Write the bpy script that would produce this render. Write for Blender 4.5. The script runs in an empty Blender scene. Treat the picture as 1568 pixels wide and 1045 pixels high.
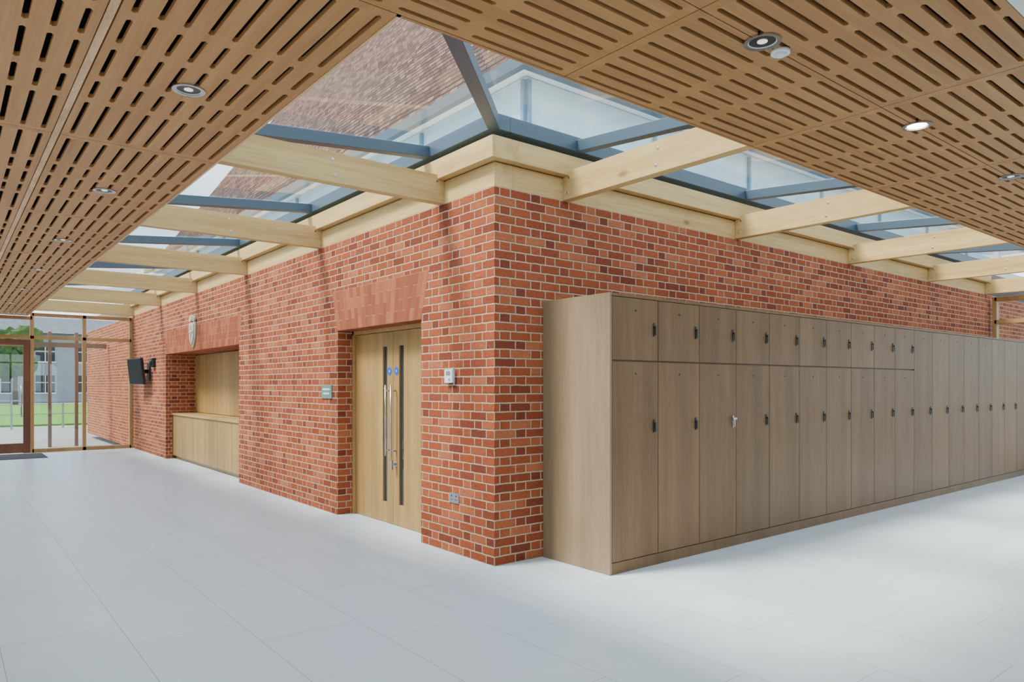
import bpy, math, random
from mathutils import Vector, Matrix
random.seed(4)
D=bpy.data
scene=bpy.context.scene
R=math.radians

# ------------------------------------------------------------------ helpers
class MB:
    def __init__(s): s.v=[];s.f=[];s.m=[];s.sm=[]
    def poly(s,pts,faces,mat=0,smooth=False):
        b=len(s.v); s.v+= [tuple(p) for p in pts]
        for f in faces:
            s.f.append(tuple(b+i for i in f)); s.m.append(mat); s.sm.append(smooth)
    def box(s,x0,x1,y0,y1,z0,z1,mat=0,M=None):
        if x0>x1:x0,x1=x1,x0
        if y0>y1:y0,y1=y1,y0
        if z0>z1:z0,z1=z1,z0
        p=[(x0,y0,z0),(x1,y0,z0),(x1,y1,z0),(x0,y1,z0),(x0,y0,z1),(x1,y0,z1),(x1,y1,z1),(x0,y1,z1)]
        if M: p=[M@Vector(q) for q in p]
        s.poly(p,[(0,3,2,1),(4,5,6,7),(0,1,5,4),(1,2,6,5),(2,3,7,6),(3,0,4,7)],mat)
    def beam(s,a,b,w,h,mat=0,up=(0,0,1)):
        a=Vector(a);b=Vector(b);d=(b-a).normalized();up=Vector(up)
        r=d.cross(up).normalized();u=r.cross(d).normalized()
        p=[]
        for q in (a,b):
            for i,j in ((-1,-1),(1,-1),(1,1),(-1,1)): p.append(q+r*(i*w/2)+u*(j*h/2))
        s.poly(p,[(0,1,2,3),(7,6,5,4),(0,4,5,1),(1,5,6,2),(2,6,7,3),(3,7,4,0)],mat)
    def cyl(s,a,b,r,n=16,mat=0,r2=None):
        a=Vector(a);b=Vector(b);d=(b-a).normalized()
        t=Vector((0,0,1)) if abs(d.z)<.9 else Vector((1,0,0))
        x=d.cross(t).normalized();y=d.cross(x)
        r2=r if r2 is None else r2
        p=[];
        for q,rr in ((a,r),(b,r2)):
            for i in range(n):
                t=2*math.pi*i/n; p.append(q+x*rr*math.cos(t)+y*rr*math.sin(t))
        b0=len(s.v); s.v+=[tuple(q) for q in p]
        for i in range(n):
            j=(i+1)%n; s.f.append((b0+i,b0+j,b0+n+j,b0+n+i)); s.m.append(mat); s.sm.append(True)
        s.f.append(tuple(b0+i for i in reversed(range(n)))); s.m.append(mat); s.sm.append(False)
        s.f.append(tuple(b0+n+i for i in range(n))); s.m.append(mat); s.sm.append(False)
    def ring(s,c,r0,r1,z0,z1,n=28,mat=0):
        p=[]
        for rr,zz in ((r0,z1),(r0,z0),(r1,z0),(r1,z1)):
            for i in range(n):
                t=2*math.pi*i/n; p.append((c[0]+rr*math.cos(t),c[1]+rr*math.sin(t),zz))
        fs=[]
        for k in range(4):
            k2=(k+1)%4
            for i in range(n):
                j=(i+1)%n; fs.append((k*n+i,k*n+j,k2*n+j,k2*n+i))
        s.poly(p,fs,mat,False)
    def build(s,name,mats,parent=None,bevel=0):
        me=D.meshes.new(name); me.from_pydata(s.v,[],s.f)
        for m in mats: me.materials.append(m)
        for i,p in enumerate(me.polygons):
            p.material_index=s.m[i]; p.use_smooth=s.sm[i]
        import bmesh
        bm=bmesh.new(); bm.from_mesh(me); bmesh.ops.recalc_face_normals(bm,faces=bm.faces); bm.to_mesh(me); bm.free()
        o=D.objects.new(name,me); scene.collection.objects.link(o)
        if parent: o.parent=parent
        if bevel:
            md=o.modifiers.new('b','BEVEL'); md.width=bevel; md.segments=2; md.limit_method='ANGLE'
        return o
def empty(name):
    o=D.objects.new(name,None); scene.collection.objects.link(o); return o

# ------------------------------------------------------------------ node helper
def newmat(name):
    m=D.materials.new(name); m.use_nodes=True; nt=m.node_tree
    return m,nt,nt.nodes['Principled BSDF']
def sock(nt,s,v):
    if v is None: return
    if hasattr(v,'is_output'): nt.links.new(v,s)
    else: s.default_value=v
def Mth(nt,op,a,b=None,c=None,clamp=False):
    n=nt.nodes.new('ShaderNodeMath'); n.operation=op; n.use_clamp=clamp
    sock(nt,n.inputs[0],a); sock(nt,n.inputs[1],b); sock(nt,n.inputs[2],c)
    return n.outputs[0]
def ramp(nt,f,stops,interp='LINEAR'):
    n=nt.nodes.new('ShaderNodeValToRGB'); n.color_ramp.interpolation=interp
    e=n.color_ramp.elements
    while len(e)<len(stops): e.new(0.5)
    for i,(p,c) in enumerate(stops):
        e[i].position=p; e[i].color=(*c,1)
    nt.links.new(f,n.inputs[0]); return n.outputs[0]
def mix(nt,f,a,b,mode='MIX'):
    n=nt.nodes.new('ShaderNodeMix'); n.data_type='RGBA'; n.blend_type=mode
    sock(nt,n.inputs[0],f)
    for s,v in ((n.inputs[6],a),(n.inputs[7],b)):
        if hasattr(v,'is_output'): nt.links.new(v,s)
        else: s.default_value=(*v,1)
    return n.outputs[2]
def noise(nt,vec,scale,detail=3,rough=.5):
    n=nt.nodes.new('ShaderNodeTexNoise'); n.inputs['Scale'].default_value=scale
    n.inputs['Detail'].default_value=detail; n.inputs['Roughness'].default_value=rough
    if vec is not None: nt.links.new(vec,n.inputs['Vector'])
    return n.outputs['Fac']
def bump(nt,h,strength,dist):
    n=nt.nodes.new('ShaderNodeBump'); n.inputs['Strength'].default_value=strength
    n.inputs['Distance'].default_value=dist; nt.links.new(h,n.inputs['Height']); return n.outputs[0]
def pos(nt):
    return nt.nodes.new('ShaderNodeNewGeometry').outputs['Position']
def sep(nt,v):
    n=nt.nodes.new('ShaderNodeSeparateXYZ'); nt.links.new(v,n.inputs[0]); return n.outputs
def comb(nt,x,y,z):
    n=nt.nodes.new('ShaderNodeCombineXYZ'); sock(nt,n.inputs[0],x);sock(nt,n.inputs[1],y);sock(nt,n.inputs[2],z); return n.outputs[0]
def white(nt,v):
    n=nt.nodes.new('ShaderNodeTexWhiteNoise'); n.noise_dimensions='3D'; nt.links.new(v,n.inputs['Vector']); return n.outputs['Value']

def plain(name,col,rough=.5,metal=0,spec=.5,emit=None,es=0):
    m,nt,b=newmat(name)
    b.inputs['Base Color'].default_value=(*col,1); b.inputs['Roughness'].default_value=rough
    b.inputs['Metallic'].default_value=metal; b.inputs['Specular IOR Level'].default_value=spec
    nz=noise(nt,pos(nt),35,3)
    r=Mth(nt,'MULTIPLY_ADD',nz,.12,rough-.06,clamp=True); nt.links.new(r,b.inputs['Roughness'])
    if emit:
        b.inputs['Emission Color'].default_value=(*emit,1); b.inputs['Emission Strength'].default_value=es
    return m

def brickmat():
    m,nt,b=newmat('red_brick_flemish')
    P=pos(nt); x,y,z=sep(nt,P)
    n1=noise(nt,P,14,2); n2=noise(nt,P,60,3)
    wob=Mth(nt,'MULTIPLY_ADD',n1,.010,-.005)
    u=Mth(nt,'ADD',Mth(nt,'SUBTRACT',x,y),wob)
    zz=Mth(nt,'ADD',z,wob)
    rowf=Mth(nt,'DIVIDE',zz,.075); row=Mth(nt,'FLOOR',rowf)
    fz=Mth(nt,'MULTIPLY',Mth(nt,'FRACT',rowf),.075)
    par=Mth(nt,'FLOORED_MODULO',row,2.0)
    uo=Mth(nt,'ADD',u,Mth(nt,'MULTIPLY',par,.16875))
    cf=Mth(nt,'DIVIDE',uo,.3375); cell=Mth(nt,'FLOOR',cf)
    fu=Mth(nt,'MULTIPLY',Mth(nt,'FRACT',cf),.3375)
    hd=Mth(nt,'GREATER_THAN',fu,.225)
    loc=Mth(nt,'SUBTRACT',fu,Mth(nt,'MULTIPLY',hd,.225))
    wid=Mth(nt,'SUBTRACT',.225,Mth(nt,'MULTIPLY',hd,.1125))
    du=Mth(nt,'MINIMUM',loc,Mth(nt,'SUBTRACT',wid,loc))
    dz=Mth(nt,'MINIMUM',fz,Mth(nt,'SUBTRACT',.075,fz))
    d=Mth(nt,'MINIMUM',du,dz)
    d=Mth(nt,'ADD',d,Mth(nt,'MULTIPLY_ADD',n2,.009,-.0045))
    mask=Mth(nt,'DIVIDE',Mth(nt,'SUBTRACT',d,.004),.0045,clamp=True)
    idv=comb(nt,Mth(nt,'ADD',Mth(nt,'MULTIPLY',cell,2.0),hd),row,3.3)
    rnd=white(nt,idv)
    rnd=Mth(nt,'SUBTRACT',rnd,Mth(nt,'MULTIPLY',hd,.10),clamp=True)
    col=ramp(nt,rnd,[(0,(.20,.048,.026)),(.14,(.28,.064,.028)),(.45,(.34,.080,.031)),(.75,(.385,.100,.039)),(1,(.45,.145,.062))])
    n3=noise(nt,P,45,5,.7)
    col=mix(nt,.8,col,ramp(nt,n3,[(.25,(.48,.43,.43)),(.75,(1.4,1.35,1.35))]),'MULTIPLY')
    n4=noise(nt,P,1.3,3,.6)
    col=mix(nt,.5,col,ramp(nt,n4,[(.3,(.75,.72,.72)),(.7,(1.15,1.2,1.2))]),'MULTIPLY')
    mort=ramp(nt,n2,[(.2,(.44,.27,.17)),(.8,(.68,.47,.32))])
    fin=mix(nt,mask,mort,col)
    nt.links.new(fin,b.inputs['Base Color']); b.inputs['Roughness'].default_value=.85
    b.inputs['Specular IOR Level'].default_value=.15
    h=Mth(nt,'ADD',mask,Mth(nt,'MULTIPLY',n3,.6))
    nt.links.new(bump(nt,h,1.0,.008),b.inputs['Normal'])
    return m

def rubber():   # gauged arch brick, one island = one brick
    m,nt,b=newmat('gauged_brick'); g=nt.nodes.new('ShaderNodeNewGeometry')
    n3=noise(nt,g.outputs['Position'],50,5,.7)
    c=ramp(nt,g.outputs['Random Per Island'],[(0,(.27,.072,.034)),(.6,(.34,.096,.044)),(1,(.41,.135,.062))])
    c=mix(nt,.6,c,ramp(nt,n3,[(.25,(.5,.5,.5)),(.75,(1.25,1.2,1.2))]),'MULTIPLY')
    nt.links.new(c,b.inputs['Base Color']); b.inputs['Roughness'].default_value=.85
    b.inputs['Specular IOR Level'].default_value=.15
    nt.links.new(bump(nt,n3,.5,.003),b.inputs['Normal'])
    return m

def wood(name,dark,light,axis,rough=.45,scale=6,stretch=.05,var=.25,knots=False,spec=.4):
    m,nt,b=newmat(name); g=nt.nodes.new('ShaderNodeNewGeometry')
    x,y,z=sep(nt,g.outputs['Position']); rn=g.outputs['Random Per Island']
    off=Mth(nt,'MULTIPLY',rn,37.0)
    s=[1,1,1]; s['xyz'.index(axis)]=stretch
    v=comb(nt,Mth(nt,'MULTIPLY',Mth(nt,'ADD',x,off),s[0]),Mth(nt,'MULTIPLY',Mth(nt,'ADD',y,off),s[1]),Mth(nt,'MULTIPLY',Mth(nt,'ADD',z,off),s[2]))
    a=noise(nt,v,scale,5,.6); f=noise(nt,v,scale*9,4,.65)
    bl=noise(nt,v,scale*.35,2)
    t=Mth(nt,'ADD',Mth(nt,'MULTIPLY',a,.6),Mth(nt,'MULTIPLY',f,.4))
    c=ramp(nt,t,[(.32,dark),(.68,light)])
    t2=Mth(nt,'MULTIPLY_ADD',rn,var,1-var*.6)
    t2=Mth(nt,'MULTIPLY',t2,Mth(nt,'MULTIPLY_ADD',bl,.4,.8))
    c=mix(nt,1.0,c,comb(nt,t2,t2,t2),'MULTIPLY')
    if knots:
        vo=nt.nodes.new('ShaderNodeTexVoronoi'); vo.inputs['Scale'].default_value=2.6
        s2=[1,1,1]; s2['xyz'.index(axis)]=.5
        v2=comb(nt,Mth(nt,'MULTIPLY',x,s2[0]),Mth(nt,'MULTIPLY',y,s2[1]),Mth(nt,'MULTIPLY',z,s2[2]))
        nt.links.new(v2,vo.inputs['Vector'])
        k=ramp(nt,vo.outputs['Distance'],[(.04,(1,1,1)),(.10,(0,0,0))])
        c=mix(nt,Mth(nt,'MULTIPLY',k,.8),c,(dark[0]*.45,dark[1]*.35,dark[2]*.3))
    nt.links.new(c,b.inputs['Base Color']); b.inputs['Roughness'].default_value=rough
    b.inputs['Specular IOR Level'].default_value=spec
    nt.links.new(bump(nt,f,.12,.002),b.inputs['Normal'])
    return m

def glass(name,tint=(.86,.93,.94),r0=.06):
    m=D.materials.new(name); m.use_nodes=True; nt=m.node_tree; nt.nodes.clear()
    o=nt.nodes.new('ShaderNodeOutputMaterial'); t=nt.nodes.new('ShaderNodeBsdfTransparent'); t.inputs[0].default_value=(*tint,1)
    g=nt.nodes.new('ShaderNodeBsdfGlossy'); g.inputs['Roughness'].default_value=.01
    ge=nt.nodes.new('ShaderNodeNewGeometry'); dt=nt.nodes.new('ShaderNodeVectorMath'); dt.operation='DOT_PRODUCT'
    nt.links.new(ge.outputs['Normal'],dt.inputs[0]); nt.links.new(ge.outputs['Incoming'],dt.inputs[1])
    cs=Mth(nt,'ABSOLUTE',dt.outputs['Value']); p5=Mth(nt,'POWER',Mth(nt,'SUBTRACT',1.0,cs),5.0)
    fac=Mth(nt,'MULTIPLY_ADD',p5,1-r0,r0,clamp=True)
    mx=nt.nodes.new('ShaderNodeMixShader')
    nt.links.new(fac,mx.inputs[0]); nt.links.new(t.outputs[0],mx.inputs[1]); nt.links.new(g.outputs[0],mx.inputs[2])
    nt.links.new(mx.outputs[0],o.inputs[0]); return m

def floormat():
    m,nt,b=newmat('pale_stone_tiles'); P=pos(nt); x,y,z=sep(nt,P)
    rf=Mth(nt,'DIVIDE',Mth(nt,'ADD',x,20.1),.6); row=Mth(nt,'FLOOR',rf)
    fx=Mth(nt,'MULTIPLY',Mth(nt,'FRACT',rf),.6)
    yo=Mth(nt,'DIVIDE',Mth(nt,'ADD',Mth(nt,'ADD',y,20.3),Mth(nt,'MULTIPLY',row,.42)),1.2)
    cell=Mth(nt,'FLOOR',yo); fy=Mth(nt,'MULTIPLY',Mth(nt,'FRACT',yo),1.2)
    d=Mth(nt,'MINIMUM',Mth(nt,'MINIMUM',fx,Mth(nt,'SUBTRACT',.6,fx)),Mth(nt,'MINIMUM',fy,Mth(nt,'SUBTRACT',1.2,fy)))
    mask=Mth(nt,'DIVIDE',Mth(nt,'SUBTRACT',d,.0013),.001,clamp=True)
    rnd=white(nt,comb(nt,cell,row,1.0))
    c=ramp(nt,rnd,[(0,(.655,.725,.78)),(1,(.70,.765,.815))])
    n=noise(nt,P,3,5,.6)
    c=mix(nt,.35,c,ramp(nt,n,[(.3,(.86,.86,.87)),(.7,(1.06,1.06,1.05))]),'MULTIPLY')
    c=mix(nt,mask,(.30,.31,.32),c)
    nt.links.new(c,b.inputs['Base Color'])
    nt.links.new(Mth(nt,'MULTIPLY_ADD',n,.15,.27),b.inputs['Roughness'])
    b.inputs['Specular IOR Level'].default_value=.4
    nt.links.new(bump(nt,mask,.3,.001),b.inputs['Normal'])
    return m

def tilemat():
    m,nt,b=newmat('clay_roof_tiles'); P=pos(nt); x,y,z=sep(nt,P)
    u=Mth(nt,'DIVIDE',Mth(nt,'SUBTRACT',x,y),.19)
    rf=Mth(nt,'DIVIDE',z,.14); row=Mth(nt,'FLOOR',rf); fr=Mth(nt,'FRACT',rf)
    uo=Mth(nt,'ADD',u,Mth(nt,'MULTIPLY',Mth(nt,'FLOORED_MODULO',row,2.0),.5))
    cell=Mth(nt,'FLOOR',uo); fu=Mth(nt,'FRACT',uo)
    rnd=white(nt,comb(nt,cell,row,2.0))
    c=ramp(nt,rnd,[(0,(.06,.028,.02)),(.5,(.135,.065,.045)),(1,(.23,.13,.09))])
    e=Mth(nt,'MULTIPLY',Mth(nt,'GREATER_THAN',fu,.08),Mth(nt,'GREATER_THAN',fr,.25))
    c=mix(nt,e,(.012,.008,.007),c)
    nt.links.new(c,b.inputs['Base Color']); b.inputs['Roughness'].default_value=.9
    b.inputs['Specular IOR Level'].default_value=.15
    nt.links.new(bump(nt,Mth(nt,'SUBTRACT',1.0,fr),1,.03),b.inputs['Normal'])
    return m

def noisy(name,c1,c2,scale,rough=.9,bs=0.2):
    m,nt,b=newmat(name); P=pos(nt); n=noise(nt,P,scale,6,.65)
    nt.links.new(ramp(nt,n,[(.3,c1),(.7,c2)]),b.inputs['Base Color']); b.inputs['Roughness'].default_value=rough
    nt.links.new(bump(nt,n,bs,.01),b.inputs['Normal']); return m

BR=brickmat(); RUB=rubber()
MORT=noisy('arch_mortar',(.36,.18,.11),(.46,.27,.17),60)
PINEX=wood('glulam_pine_x',(.46,.27,.095),(.72,.49,.21),'x',.6,8,.06,.12,True,.25)
PINEY=wood('glulam_pine_y',(.46,.27,.095),(.72,.49,.21),'y',.6,8,.06,.12,True,.25)
SLY=wood('ceiling_oak_y',(.34,.155,.055),(.52,.27,.105),'y',.5,9,.05,.0,spec=.25)
SLX=wood('ceiling_oak_x',(.34,.155,.055),(.52,.27,.105),'x',.5,9,.05,.0,spec=.25)
STRIP=wood('ceiling_joint_strip',(.42,.22,.09),(.85,.55,.30),'y',.5,14,.15,.1)
OAKZ=wood('oak_door',(.28,.15,.045),(.47,.285,.10),'z',.42,7,.05,.2,spec=.3)
OAKF=wood('oak_frame',(.33,.16,.05),(.48,.27,.10),'z',.45,7,.08,.2)
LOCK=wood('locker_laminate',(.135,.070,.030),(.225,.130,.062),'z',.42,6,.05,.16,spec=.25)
LOCK_LIT=wood('locker_laminate_lit',(.21,.135,.075),(.32,.225,.135),'z',.36,6,.05,.05,spec=.35)  # same laminate as the fronts; light on the side put into paler colour
ALU=plain('slate_grey_aluminium',(.055,.085,.115),.4,0,.5)
DARK=plain('black_void',(.012,.011,.010),.9)
BLK=plain('black_metal',(.015,.015,.015),.35)
CHR=plain('stainless_steel',(.5,.5,.5),.25,1)
WHT=plain('white_plastic',(.8,.8,.8),.4)
PLA=noisy('white_plaster',(.74,.74,.73),(.8,.8,.79),2,.8,.02)
GL=glass('skylight_glass',(.87,.96,.98),.07)
GLW=glass('window_glass',(.88,.92,.91),.06)
FLO=floormat(); TIL=tilemat()

CH=3.02
# ------------------------------------------------------------------ floor
m=MB(); m.box(-6.1,11.4,-7.6,0,-.12,0); m.box(-6.1,0.65,0,14.2,-.12,0); m.build('floor',[FLO])

# ------------------------------------------------------------------ brick walls
y1,y2,y3,y4=1.146,2.977,6.458,11.017; ZO=2.13; BT=3.15; TH=.65
for a,b_,z in ((0,y1,0),(y1,y2,ZO),(y2,y3,0),(y3,y4,ZO),(y4,21,0)):
    m=MB(); m.box(0,TH,a,b_,z,BT); m.build('wall_left',[BR])
m=MB(); m.box(TH,11.3,0,.4,0,BT); m.box(11.3,20,0,.4,0,BT); m.build('wall_right',[BR])

def arch(name,a,b):
    H=.45; sp=.14; n=round((b-a)/.077)
    m=MB()
    def yy(t,k): return a-sp*k + t*((b-a)+2*sp*k)
    x0=-.0015
    pts=[(x0,yy(0,0),ZO-.003),(x0,yy(1,0),ZO-.003),(x0,yy(1,1),ZO+H),(x0,yy(0,1),ZO+H)]
    pts+=[(.10,p[1],p[2]) for p in pts]
    m.poly(pts,[(0,1,2,3),(4,7,6,5),(0,4,5,1),(1,5,6,2),(2,6,7,3),(3,7,4,0)],1)
    g=.003
    for i in range(n):
        cuts=[0,.5,1] if i%2 else [0,.25,.75,1]
        for k0,k1 in zip(cuts[:-1],cuts[1:]):
            ka=k0+.008; kb=k1-.008
            P=[]
            for X in (-.003,.05):
                for k,t in ((ka,i/n),(ka,(i+1)/n),(kb,(i+1)/n),(kb,i/n)):
                    s=1 if t==i/n else -1
                    P.append((X,yy(t,k)+s*g,ZO+k*H+(-.005 if k0==0 and k==ka else 0)))
            m.poly(P,[(0,1,2,3),(4,7,6,5),(0,4,5,1),(1,5,6,2),(2,6,7,3),(3,7,4,0)],0)
    for i in range(n):
        m.box(.0,.20,yy(i/n,0)+g,yy((i+1)/n,0)-g,ZO-.006,ZO+.02,0)
    return m.build(name,[RUB,MORT])
arch('flat_arch_lintel',y1,y2); arch('flat_arch_lintel',y3,y4)

# ------------------------------------------------------------------ timber wall plates
m=MB()
m.box(0.0,.2,0,14.1,BT,3.35); m.box(-.075,.2,-.075,14.1,3.36,3.54)
m.build('trim_left_wall_plate',[PINEY],bevel=.004)
m=MB(); m.box(.2,11.3,0,.2,BT,3.35); m.box(.2,11.3,-.075,.2,3.36,3.54); 
m.build('trim_right_wall_plate',[PINEX],bevel=.004)
ys=[.75+2.67*k for k in range(6)]
W=.09
def bolts(m,c,ax):
    for dz in (.06,.19):
        q=.06+.02*(dz>.1)
        if ax=='x': m.cyl((c[0]-q,c[1]-.004,BT+dz),(c[0]-q,c[1]+.002,BT+dz),.013,10,1)
        else: m.cyl((c[0]-.004,c[1]-q,BT+dz),(c[0]+.002,c[1]-q,BT+dz),.013,10,1)
for k,yy_ in enumerate(ys):
    m=MB(); m.box(-2.44,-.001,yy_,yy_+W,BT,3.40); bolts(m,(-.0,yy_),'x'); bolts(m,(-1.0,yy_),'x'); m.build('timber_beam',[PINEX,CHR],bevel=.005)
xs=[.77+2.64*k for k in range(4)]+[11.2]
for k,xx in enumerate(xs):
    m=MB(); m.box(xx,xx+W,-2.44,-.001,BT,3.40); bolts(m,(xx,0),'y'); bolts(m,(xx,-1.0),'y'); m.build('timber_beam',[PINEY,CHR],bevel=.005)

# ------------------------------------------------------------------ skylight
SL=.09; SO=2.45
def zg(s): return 3.70-SL*s
sky=empty('skylight')
m=MB()
m.box(-.06,.12,-.06,14.2,3.60,3.73); m.box(.12,11.5,-.06,.12,3.60,3.73)
m.beam((.0,.0,3.655),(-SO,-SO,3.655-SL*SO),.10,.10)
for y in [.95+2.67*k for k in range(6)]: m.beam((0,y,3.655),(-SO,y,3.655-SL*SO),.09,.10)
for x in [.93+2.64*k for k in range(5)]: m.beam((x,0,3.655),(x,-SO,3.655-SL*SO),.09,.10)
m.box(-SO-.1,-SO,-SO-.1,14.2,3.12,3.53); m.box(-SO,11.5,-SO-.1,-SO,3.12,3.53)
m.build('skylight_frame',[ALU],sky,bevel=.004)
m=MB()
z0=zg(0)+.01; z1=zg(SO)+.01
m.poly([(0,0,z0),(0,14.2,z0),(-SO,14.2,z1),(-SO,-SO,z1)],[(0,1,2,3)])
m.poly([(0,0,z0),(-SO,-SO,z1),(11.5,-SO,z1),(11.5,0,z0)],[(0,1,2,3)])
m.build('skylight_glazing',[GL],sky)

# ------------------------------------------------------------------ slatted ceiling
def panel(m,a0,a1,b0,b1,along,n,fr,sw=.026):
    T0,T1=CH,CH+.022
    def bx(a,aa,b,bb,z0=T0,z1=T1,mat=0):
        if along=='y': m.box(a,aa,b,bb,z0,z1,mat)
        else: m.box(b,bb,a,aa,z0,z1,mat)
    g=.003; a0+=g;a1-=g;b0+=g;b1-=g
    bd=.05
    bx(a0,a1,b0,b0+bd); bx(a0,a1,b1-bd,b1)
    pitch=(a1-a0)/n
    edges=[]
    for i in range(n):
        c=a0+(i+.5)*pitch; edges.append((c-sw/2,c+sw/2))
    prev=a0
    for e0,e1 in edges:
        bx(prev,e0,b0+bd,b1-bd); prev=e1
    bx(prev,a1,b0+bd,b1-bd)
    L=(b1-b0-2*bd); cum=[0]
    for q in fr: cum.append(cum[-1]+q)
    npc=len(fr)
    for i,(e0,e1) in enumerate(edges):
        for k in range(1,npc):
            c=b0+bd+L*cum[k]
            bx(e0,e1,c-.035,c+.035)
        for k in range(npc):
            s0=b0+bd+L*cum[k]+(.035 if k else 0); s1=b0+bd+L*cum[k+1]-(.035 if k<npc-1 else 0)
            h=sw*.5
            for s,dr in ((s0,1),(s1,-1)):
                for e,de in ((e0,1),(e1,-1)):
                    pts=[]
                    for zq in (T0,T1):
                        for (aa,bb) in ((e,s),(e,s+dr*h),(e+de*h,s)):
                            pts.append((aa,bb,zq) if along=='y' else (bb,aa,zq))
                    m.poly(pts,[(0,1,2),(3,5,4),(0,3,4,1),(1,4,5,2),(2,5,3,0)])
left=empty('ceiling_left')
m=MB()
yb=[-2.1,.4,2.8,5.2,7.6,10,12.4,14.1]
FL=[.27,.14,.18,.14,.27]
for j in range(len(yb)-1):
    panel(m,-3.0,-2.1,yb[j],yb[j+1],'y',9,FL); panel(m,-3.94,-3.04,yb[j],yb[j+1],'y',9,FL)
m.build('slatted_panels',[SLY],left)
m=MB(); m.box(-3.037,-3.003,-2.1,14.1,CH+.004,CH+.02); m.box(-2.1,-2.085,-2.1,14.1,CH-.002,CH+.1)
m.build('joint_strips',[STRIP],left)
right=empty('ceiling_right')
m=MB()
xb=[-1.17+1.62*k for k in range(-3,8)]+[11.3]
FR=[.38,.24,.38]
for j in range(len(xb)-1):
    panel(m,-2.9,-2.1,xb[j],xb[j+1],'x',9,FR,.024); panel(m,-3.7,-2.9,xb[j],xb[j+1],'x',9,FR,.024)
m.build('slatted_panels',[SLX],right)
m=MB(); m.box(-2.1,11.3,-2.1,-2.085,CH-.002,CH+.1); m.build('edge_strip',[SLX],right)
m=MB(); m.box(-6.1,-2.1,-2.1,14.2,CH+.085,CH+.11); m.box(-6.1,11.4,-7.6,-2.1,CH+.085,CH+.11); m.build('ceiling_void_felt',[DARK],right)
m=MB(); m.box(-6.1,-3.94,-3.7,14.1,CH,CH+.03); m.box(-6.1,11.4,-7.6,-3.7,CH,CH+.03); m.build('ceiling_plaster',[PLA])
m=MB(); m.box(-6.4,-SO-.1,-SO-.1,14.6,3.135,3.4); m.box(-6.4,11.6,-7.9,-SO-.1,3.135,3.4); m.build('roof_slab',[noisy('roof_membrane',(.25,.26,.27),(.33,.34,.35),4)])

# downlights
LENS=plain('lamp_lens',(.9,.85,.75),.3,emit=(1,.86,.65),es=14)
LENS0=plain('lamp_lens_dim',(.9,.85,.75),.3,emit=(1,.86,.65),es=.8)
def downlight(x,y,on):
    m=MB(); m.ring((x,y),.062,.08,CH-.008,CH+.01,28,0)
    m.ring((x,y),.058,.063,CH-.004,CH+.015,28,1)
    m.cyl((x,y,CH+.018),(x,y,CH-.001),.064,28,2)
    m.cyl((x,y,CH-.001),(x,y,CH-.004),.052 if on else .022,24,3)
    m.build('recessed_downlight',[CHR,WHT,BLK,LENS if on else LENS0])
    l=D.lights.new('downlight_beam','SPOT'); l.energy=80 if on else 35; l.color=(1,.87,.70); l.spot_size=R(95); l.spot_blend=.8; l.shadow_soft_size=.06
    o=D.objects.new('downlight_beam',l); o.location=(x,y,CH-.03); scene.collection.objects.link(o)
for k in range(7): 
    if -.78+2.42*k<14: downlight(-2.57,-.78+2.42*k,False)
for k in range(-1,7): downlight(-.734+1.62*k,-2.91,k==1 or k>2)
m=MB(); m.cyl((-.587,-2.91,CH),(-.587,-2.91,CH-.014),.042,24,0); m.cyl((-.587,-2.91,CH-.014),(-.587,-2.91,CH-.026),.026,24,0,.02); m.build('smoke_detector',[WHT])

# ------------------------------------------------------------------ door
door=empty('door_1'); DX=.21
m=MB()
fw=.045
m.box(DX-.03,DX+.08,y1,y1+fw,0,ZO-.006); m.box(DX-.03,DX+.08,y2-fw,y2,0,ZO-.006); m.box(DX-.03,DX+.08,y1,y2,ZO-.05,ZO-.006)
m.build('door_frame',[OAKF],door,bevel=.003)
ym=(y1+y2)/2; DT=ZO-.055
VG=plain('dark_vision_glass',(.03,.033,.036),.06)
for sgn,name in ((1,'leaf_left'),(-1,'leaf_right')):
    m=MB()
    def yb_(d): return ym+sgn*d
    e0,e1=.003,(y2-y1)/2-fw-.003
    s0,s1=.13,.225; sz0,sz1=.23,1.92
    m.box(DX,DX+.045,yb_(e0),yb_(s0),.008,DT); m.box(DX,DX+.045,yb_(s1),yb_(e1),.008,DT)
    m.box(DX,DX+.045,yb_(s0),yb_(s1),.008,sz0); m.box(DX,DX+.045,yb_(s0),yb_(s1),sz1,DT)
    m.build(name,[OAKZ],door,bevel=.002)
    m=MB(); m.box(DX+.02,DX+.026,yb_(s0),yb_(s1),sz0,sz1); m.build(name+'_vision_glass',[VG],door)
    m=MB()
    hy=yb_(.06)
    m.cyl((DX-.06,hy,.74),(DX-.06,hy,1.50),.010,14)
    for hz in (.80,1.44): m.cyl((DX-.06,hy,hz),(DX+.002,hy,hz),.008,12)
    m.build(name+'_pull_handle',[CHR],door)
    m=MB(); m.cyl((DX-.003,yb_(.075),1.65),(DX+.001,yb_(.075),1.65),.045,24,0); m.cyl((DX-.004,yb_(.075),1.65),(DX,yb_(.075),1.65),.010,16,1)
    m.build(name+'_fire_door_disc',[plain('blue_sign',(.005,.10,.45),.4),WHT],door)
m=MB(); m.cyl((DX-.006,ym-.06,.66),(DX+.001,ym-.06,.66),.028,20); m.cyl((DX-.05,ym-.06,.66),(DX-.005,ym-.06,.66),.014,14); m.box(DX-.055,DX-.045,ym-.075,ym-.045,.60,.70); m.build('thumbturn_lock',[CHR],door)
m=MB(); m.box(DX+.3,DX+.32,y1+.002,y2-.002,0,ZO-.01); m.build('dark_room_beyond',[DARK],door)
m=MB(); m.box(0,.3,y1,y2,-.001,.004); m.build('threshold',[FLO],door)

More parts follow.
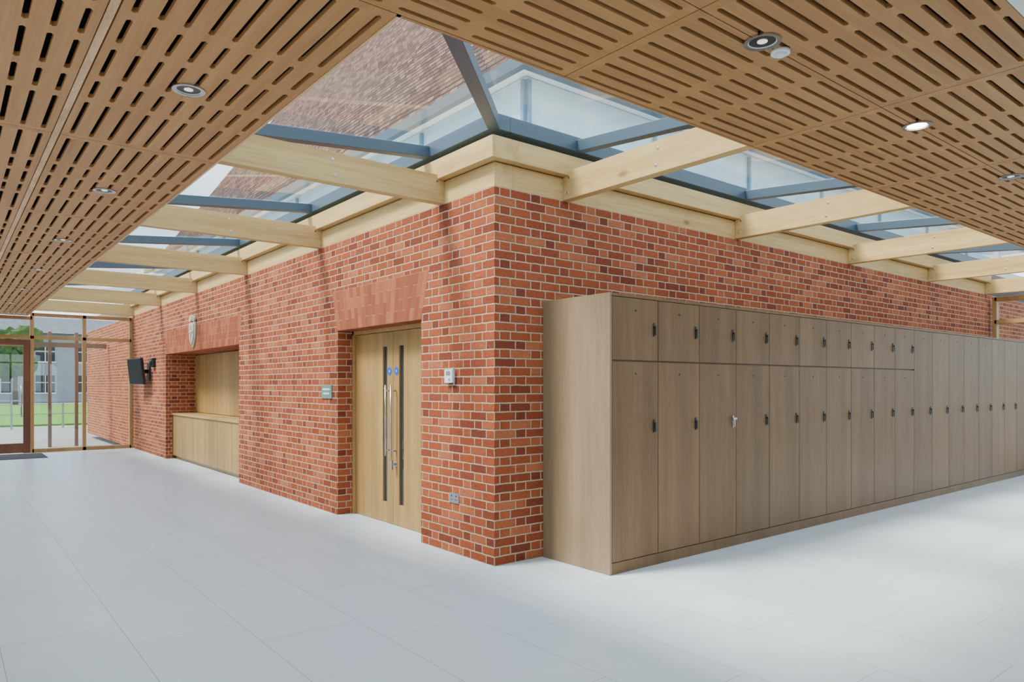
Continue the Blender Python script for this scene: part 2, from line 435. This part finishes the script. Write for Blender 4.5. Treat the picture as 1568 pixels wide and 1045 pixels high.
# ------------------------------------------------------------------ servery alcove
al=empty('servery_counter')
m=MB()
m.box(.60,.64,y3+.001,y4-.001,0,ZO-.008)
nP=6; w=(y4-y3)/nP
for i in range(nP): m.box(.565,.60,y3+i*w+.004,y3+(i+1)*w-.004,.94,ZO-.02)
m.build('shutter_panels',[OAKZ],al,bevel=.002)
m=MB(); m.box(.15,.60,y3+.01,y4-.01,.06,.89)
for i in range(nP): m.box(.13,.15,y3+.01+i*w+.003,y3+.01+(i+1)*w-.006,.07,.885)
m.box(.19,.5,y3+.01,y4-.01,0,.06)
m.build('cupboard_doors',[OAKZ],al,bevel=.002)
m=MB(); m.box(.11,.60,y3+.005,y4-.005,.89,.93); m.build('worktop',[wood('oak_worktop',(.33,.18,.055),(.54,.33,.12),'y',.35)],al,bevel=.004)

# ------------------------------------------------------------------ lockers
lk=empty('locker_bank')
LX=.53; LP=.5617; LF=-.80; LT=2.23; n1,n2=10,8
XE=.55+LP*(n1+n2)
m=MB(); m.box(LX,LX+.022,LF-.0,-.004,0,LT); m.build('end_panel',[LOCK_LIT],lk,bevel=.0015)
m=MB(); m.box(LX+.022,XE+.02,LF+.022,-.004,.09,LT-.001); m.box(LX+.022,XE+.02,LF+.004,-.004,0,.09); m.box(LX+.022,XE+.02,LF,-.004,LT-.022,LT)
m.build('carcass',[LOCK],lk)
md=MB(); mh=MB(); mc=MB()
g=.0035
for i in range(n1+n2):
    xa=.552+LP*i; xb_=xa+LP
    doors=[(.095,1.69,1.16),(1.70,LT-.026,1.96)] if i<n1 else [(.095,LT-.026,1.16)]
    for a,b_,hz in doors:
        md.box(xa+g,xb_-g,LF-.0,LF+.02,a+.002,b_-.002)
        hx=xb_-.055
        t=mc if (i==2 and hz<1.5) else mh
        t.box(hx-.011,hx+.011,LF-.006,LF,hz-.055,hz+.055)
        t.cyl((hx,LF-.018,hz+.02),(hx,LF-.004,hz+.02),.008,10)
        t.box(hx-.008,hx+.008,LF-.022,LF-.014,hz-.045,hz+.03)
        if t is mc: t.box(hx-.05,hx+.01,LF-.04,LF-.022,hz+.02,hz+.04)
        xc=(xa+xb_)/2
        mh.cyl((xc,LF-.004,b_-.10),(xc,LF+.001,b_-.10),.008,12)
md.build('doors',[LOCK],lk,bevel=.0015); mh.build('handles',[BLK],lk); mc.build('chrome_handle',[CHR],lk)

# ------------------------------------------------------------------ wall fittings
m=MB(); m.box(-.035,0,.575,.695,1.52,1.64,0); m.box(-.037,-.034,.60,.67,1.585,1.625,1); m.cyl((-.02,.56,1.66),(-.02,.56,1.50),.006,8,2); m.cyl((-.045,.61,1.55),(-.035,.61,1.55),.01,12,2)
m.build('thermostat',[WHT,plain('lcd',(.2,.25,.22),.2),CHR],bevel=.003)
m=MB(); m.box(-.008,0,.51,.66,.45,.54,0)
for c in (.55,.62):
    m.box(-.010,-.007,c-.006,c+.006,.505,.52,1); m.box(-.010,-.007,c-.014,c-.006,.475,.483,1); m.box(-.010,-.007,c+.006,c+.014,.475,.483,1)
m.build('double_power_socket',[CHR,BLK],bevel=.002)
m=MB(); m.box(-.012,0,3.12,3.40,1.34,1.50,0); m.box(-.014,-.011,3.16,3.36,1.44,1.46,1); m.box(-.014,-.011,3.18,3.34,1.39,1.41,1)
m.build('door_sign',[plain('grey_green_sign',(.15,.24,.22),.3),WHT],bevel=.002)
cy,cz=8.95,2.44
m=MB(); pr=[(-.17,.2),(.17,.2),(.18,.05),(.15,-.1),(.08,-.21),(0,-.27),(-.08,-.21),(-.15,-.1),(-.18,.05)]
for sc,x0,x1 in ((1,-.035,-.004),(.82,-.055,-.03)):
    n=len(pr); P=[(x0,cy+a*sc,cz+b_*sc) for a,b_ in pr]+[(x1,cy+a*sc,cz+b_*sc) for a,b_ in pr]
    m.poly(P,[tuple(range(n)),tuple(reversed(range(n,2*n)))]+[(i,(i+1)%n,n+(i+1)%n,n+i) for i in range(n)])
m.box(-.07,-.05,cy-.02,cy+.02,cz-.17,cz+.14); m.box(-.07,-.05,cy-.12,cy+.12,cz+.0,cz+.04)
m.cyl((-.05,cy-.12,cz+.25),(-.004,cy-.12,cz+.25),.05,14); m.cyl((-.05,cy+.12,cz+.25),(-.004,cy+.12,cz+.25),.05,14); m.cyl((-.06,cy,cz+.27),(-.004,cy,cz+.27),.06,14)
m.build('carved_stone_crest',[noisy('crest_stone',(.40,.33,.24),(.54,.46,.35),20)],bevel=.008)
tv=empty('wall_mounted_screen')
M=Matrix.Translation((-.22,12.7,1.80))@Matrix.Rotation(R(6),4,'Z')@Matrix.Rotation(R(-6),4,'Y')
m=MB(); m.box(-.03,.03,-.45,.45,-.29,.29,0,M); m.box(-.033,-.029,-.43,.43,-.27,.27,1,M); m.box(.03,.06,-.2,.2,-.15,.15,0,M)
m.build('panel',[BLK,plain('screen_glass',(.01,.01,.012),.6,spec=.15)],tv,bevel=.004)
m=MB(); m.box(-.03,0,12.35,12.6,1.62,1.98); m.beam((-.02,12.48,1.8),(-.19,12.62,1.8),.05,.08); m.build('bracket',[BLK],tv)
m=MB(); m.box(-.07,0,11.9,12.1,1.88,2.08,0); m.cyl((-.07,12.0,1.98),(-.10,12.0,1.98),.06,16,0); m.build('wall_speaker',[BLK],bevel=.01)

# ------------------------------------------------------------------ end screens & outer glazing
REDW=wood('reddish_hardwood',(.13,.045,.025),(.21,.085,.045),'z',.4,7,.06,.1)
def screen_y(name,Y,posts,zt,trans,x_door=None):
    e=empty(name); m=MB(); mg=MB()
    for x in posts: m.box(x-.035,x+.035,Y-.07,Y+.07,0,zt)
    a,b_=min(posts),max(posts)
    m.box(a,b_,Y-.07,Y+.07,zt-.07,zt); m.box(a,b_,Y-.07,Y+.07,trans-.035,trans+.035); m.box(a,b_,Y-.07,Y+.07,0,.08)
    m.build('frame',[OAKF],e,bevel=.003); mg.box(a,b_,Y-.001,Y+.001,.05,zt-.03); mg.build('glass',[GLW],e); return e
def screen_x(name,X,posts,zt,trans):
    e=empty(name); m=MB(); mg=MB()
    for y in posts: m.box(X-.07,X+.07,y-.035,y+.035,0,zt)
    a,b_=min(posts),max(posts)
    m.box(X-.07,X+.07,a,b_,zt-.07,zt); m.box(X-.07,X+.07,a,b_,trans-.035,trans+.035); m.box(X-.07,X+.07,a,b_,0,.08)
    m.build('frame',[OAKF],e,bevel=.003); mg.box(X-.001,X+.001,a,b_,.05,zt-.03); mg.build('glass',[GLW],e); return e
screen_y('window_1',14.28,[-.035,-1.0,-2.0],3.10,2.56)
screen_y('window_2',14.28,[-3.1,-4.5,-6.0],CH,2.56)
m=MB(); m.box(-3.1,-2.0,14.21,14.35,2.525,2.595); m.box(-3.1,-2.0,14.21,14.35,CH-.07,CH); m.build('trim_1',[OAKF])
m=MB(); m.box(-3.1,-2.0,14.275,14.287,2.595,CH-.07); m.build('window_3',[GLW])
d2=empty('door_2'); m=MB()
m.box(-3.06,-2.94,14.23,14.31,0,2.5); m.box(-2.16,-2.04,14.23,14.31,0,2.5); m.box(-2.94,-2.16,14.23,14.31,2.38,2.5); m.box(-2.94,-2.16,14.23,14.31,0.01,.22)
m.build('leaf_frame',[REDW],d2,bevel=.003)
m=MB(); m.box(-2.94,-2.16,14.265,14.275,.22,2.38); m.build('glass',[GLW],d2)
m=MB(); m.cyl((-2.2,14.18,.8),(-2.2,14.18,1.5),.015,12); m.cyl((-2.2,14.18,.85),(-2.2,14.23,.85),.01,10); m.cyl((-2.2,14.18,1.45),(-2.2,14.23,1.45),.01,10); m.build('handle',[CHR],d2)
m=MB(); m.box(-3.5,-1.85,12.75,13.95,0,.012); m.build('entrance_mat',[noisy('mat_grey',(.04,.045,.05),(.085,.09,.095),90)])
screen_x('window_4',11.47,[-.09,-1.3,-2.6,-3.9,-5.2,-6.5,-7.5],3.10,2.65)
screen_x('window_5',-6.05,[-7.5+i*1.2 for i in range(19)],CH,2.56)
screen_y('window_6',-7.55,[-6.0+1.24*i for i in range(15)],CH,2.56)

# ------------------------------------------------------------------ hall above
m=MB(); m.box(.12,20,.12,21,3.60,3.72); m.build('hall_flat_roof',[noisy('lead_roof',(.5,.52,.53),(.62,.64,.65),3)])
S=1.9; EZ=5.4
ha=empty('hall_clerestory')
m=MB(); m.box(S+.2,19,S+.2,20,3.72,EZ-.06,0)
m.build('sky_reflecting_panes',[noisy('painted_sky_reflection',(.58,.72,.75),(.70,.81,.84),2,.7,.02)],ha)  # clerestory glazing as a solid block, sky reflection painted in pale blue-green
m=MB()
for i in range(8):
    c=S+.2+i*2.4
    m.box(S+.15,S+.2,c,c+.05,3.72,EZ-.1); m.box(c,c+.05,S+.15,S+.2,3.72,EZ-.1)
for z in (4.35,): m.box(S+.15,S+.2,S+.15,20,z,z+.12); m.box(S+.15,19,S+.15,S+.2,z,z+.12)
m.build('mullions',[plain('pale_blue_frame',(.18,.30,.38),.4)],ha)
m=MB(); tp=math.tan(R(55)); Q=6.3; zt=EZ+Q*tp
m.poly([(S,S,EZ),(S,22,EZ),(S+Q,22,zt),(S+Q,S+Q,zt)],[(0,1,2,3)]); 
m.poly([(S,S,EZ),(S+Q,S+Q,zt),(21,S+Q,zt),(21,S,EZ)],[(0,1,2,3)])
m.poly([(S,S,EZ-.05),(S,22,EZ-.05),(21,22,EZ-.05),(21,S,EZ-.05)],[(0,1,2,3)],1)
m.poly([(S+Q,S+Q,zt),(S+Q,22,zt),(21,22,zt),(21,S+Q,zt)],[(0,1,2,3)],0)
m.build('hall_tiled_roof',[TIL,PLA])
m=MB(); m.box(S-.1,S,S-.1,22,EZ-.1,EZ+.05); m.box(S,21,S-.1,S,EZ-.1,EZ+.05); m.build('gutter',[ALU])

# ------------------------------------------------------------------ outside
m=MB(); m.box(-200,200,-200,250,-.4,-.13); m.build('ground_paving',[noisy('paving',(.24,.23,.22),(.31,.30,.285),1.2)])
m=MB(); m.box(-60,60,29,62,-.13,-.06); m.build('lawn',[noisy('grass',(.06,.19,.006),(.12,.30,.012),6,1,.4)])
ob=empty('school_building')
m=MB(); m.box(-60,30,74,84,-.1,6.3); m.build('render_walls',[noisy('grey_render',(.25,.29,.33),(.31,.35,.39),.6)],ob)
m=MB(); m.poly([(-61,73.3,6.3),(31,73.3,6.3),(31,79,8.2),(-61,79,8.2)],[(0,1,2,3)]); m.poly([(-61,84.7,6.3),(31,84.7,6.3),(31,79,8.2),(-61,79,8.2)],[(0,1,2,3)]); m.build('slate_roof',[noisy('slate',(.09,.10,.12),(.14,.15,.18),2)],ob)
m=MB(); mw=MB()
for i in range(26):
    x=-58+i*3.4
    for z in (.8,3.7):
        m.box(x,x+1.5,73.96,74.02,z,z+1.6); mw.box(x-.1,x+1.6,73.94,73.99,z-.12,z); mw.box(x+.71,x+.79,73.93,73.97,z,z+1.6); mw.box(x,x+1.5,73.93,73.97,z+.9,z+.97)
m.build('window_panes',[plain('dark_pane',(.02,.025,.03),.3)],ob); mw.build('window_frames',[WHT],ob)
m=MB()
for i in range(14): m.box(-16+i*1.6,-15.94+i*1.6,27,27.06,-.13,.95)
m.box(-16,5,27.01,27.05,.9,.95); m.box(-16,5,27.01,27.05,.4,.44)
m.build('metal_railing',[plain('galvanised',(.4,.42,.44),.4,.6)])
can=empty('entrance_canopy')
m=MB()
for x in (-4.2,-2.6,-1.35,-.75): m.box(x-.04,x+.04,17.4,17.48,-.13,2.9)
m.box(-6,-.05,17.38,17.5,2.5,2.62); m.build('posts',[plain('brown_post',(.2,.12,.08),.5)],can)
import bmesh
LEAF=noisy('foliage',(.02,.06,.01),(.06,.13,.025),3,.9,.8); BARK=noisy('bark',(.08,.055,.04),(.14,.10,.07),8)
def tree(x,y,h,b=-.13):
    m=MB(); m.cyl((x,y,b),(x,y,h*.55),.22,10,0,.12)
    for a in range(4):
        t=a*1.6; m.cyl((x,y,h*.35),(x+math.cos(t)*h*.2,y+math.sin(t)*h*.2,h*.65),.09,8,0,.04)
    bm=bmesh.new()
    for k in range(16):
        r=h*random.uniform(.1,.19); t=random.uniform(0,6.28); q=random.uniform(0,h*.22)
        c=Vector((x+math.cos(t)*q,y+math.sin(t)*q,h*random.uniform(.5,.9)))
        res=bmesh.ops.create_icosphere(bm,subdivisions=3,radius=r,matrix=Matrix.Translation(c))
        for v in res['verts']: v.co=c+(v.co-c)*random.uniform(.8,1.22)
    b0=len(m.v); m.v+=[tuple(v.co) for v in bm.verts]; bm.verts.index_update()
    for f in bm.faces: m.f.append(tuple(b0+v.index for v in f.verts)); m.m.append(1); m.sm.append(False)
    bm.free(); m.build('tree',[BARK,LEAF])
for x,y,h in ((-1.5,67.5,6.5),(1.2,67,6),(-8,67,7)): tree(x,y,h)
for x,y,h in ((-22,5,9),(-25,-6,10),(-18,-18,9),(2,-24,9),(14,-22,10)): tree(x,y,h)

# ------------------------------------------------------------------ light
w=D.worlds.new('world'); scene.world=w; w.use_nodes=True; nt=w.node_tree
bg=nt.nodes['Background']
tc=nt.nodes.new('ShaderNodeTexCoord'); _,_,zz=sep(nt,tc.outputs['Generated'])
n=noise(nt,tc.outputs['Generated'],2.2,6,.6)
grad=ramp(nt,zz,[(0,(.74,.85,.96)),(.35,(.56,.75,.96)),(1,(.38,.59,.90))])
cl=ramp(nt,n,[(.42,(0,0,0)),(.62,(1,1,1))])
c=mix(nt,Mth(nt,'MULTIPLY',cl,.75),grad,(.93,.97,1.0))
nt.links.new(c,bg.inputs[0]); bg.inputs[1].default_value=3.3
s=D.lights.new('sun','SUN'); s.energy=9; s.angle=R(15); s.color=(1,.92,.80)
so=D.objects.new('sun',s); scene.collection.objects.link(so)
d=Vector((.66,-.28,-1.0)).normalized(); so.rotation_euler=d.to_track_quat('-Z','Y').to_euler()

# ------------------------------------------------------------------ camera
cd=D.cameras.new('camera'); cd.sensor_width=36; cd.lens=36*1086/1568; cd.shift_y=67.5/1568; cd.clip_end=600
co=D.objects.new('camera',cd); scene.collection.objects.link(co); co.location=(-3.558,-4.658,1.5); co.rotation_euler=(R(90),0,R(-38.8))
scene.camera=co
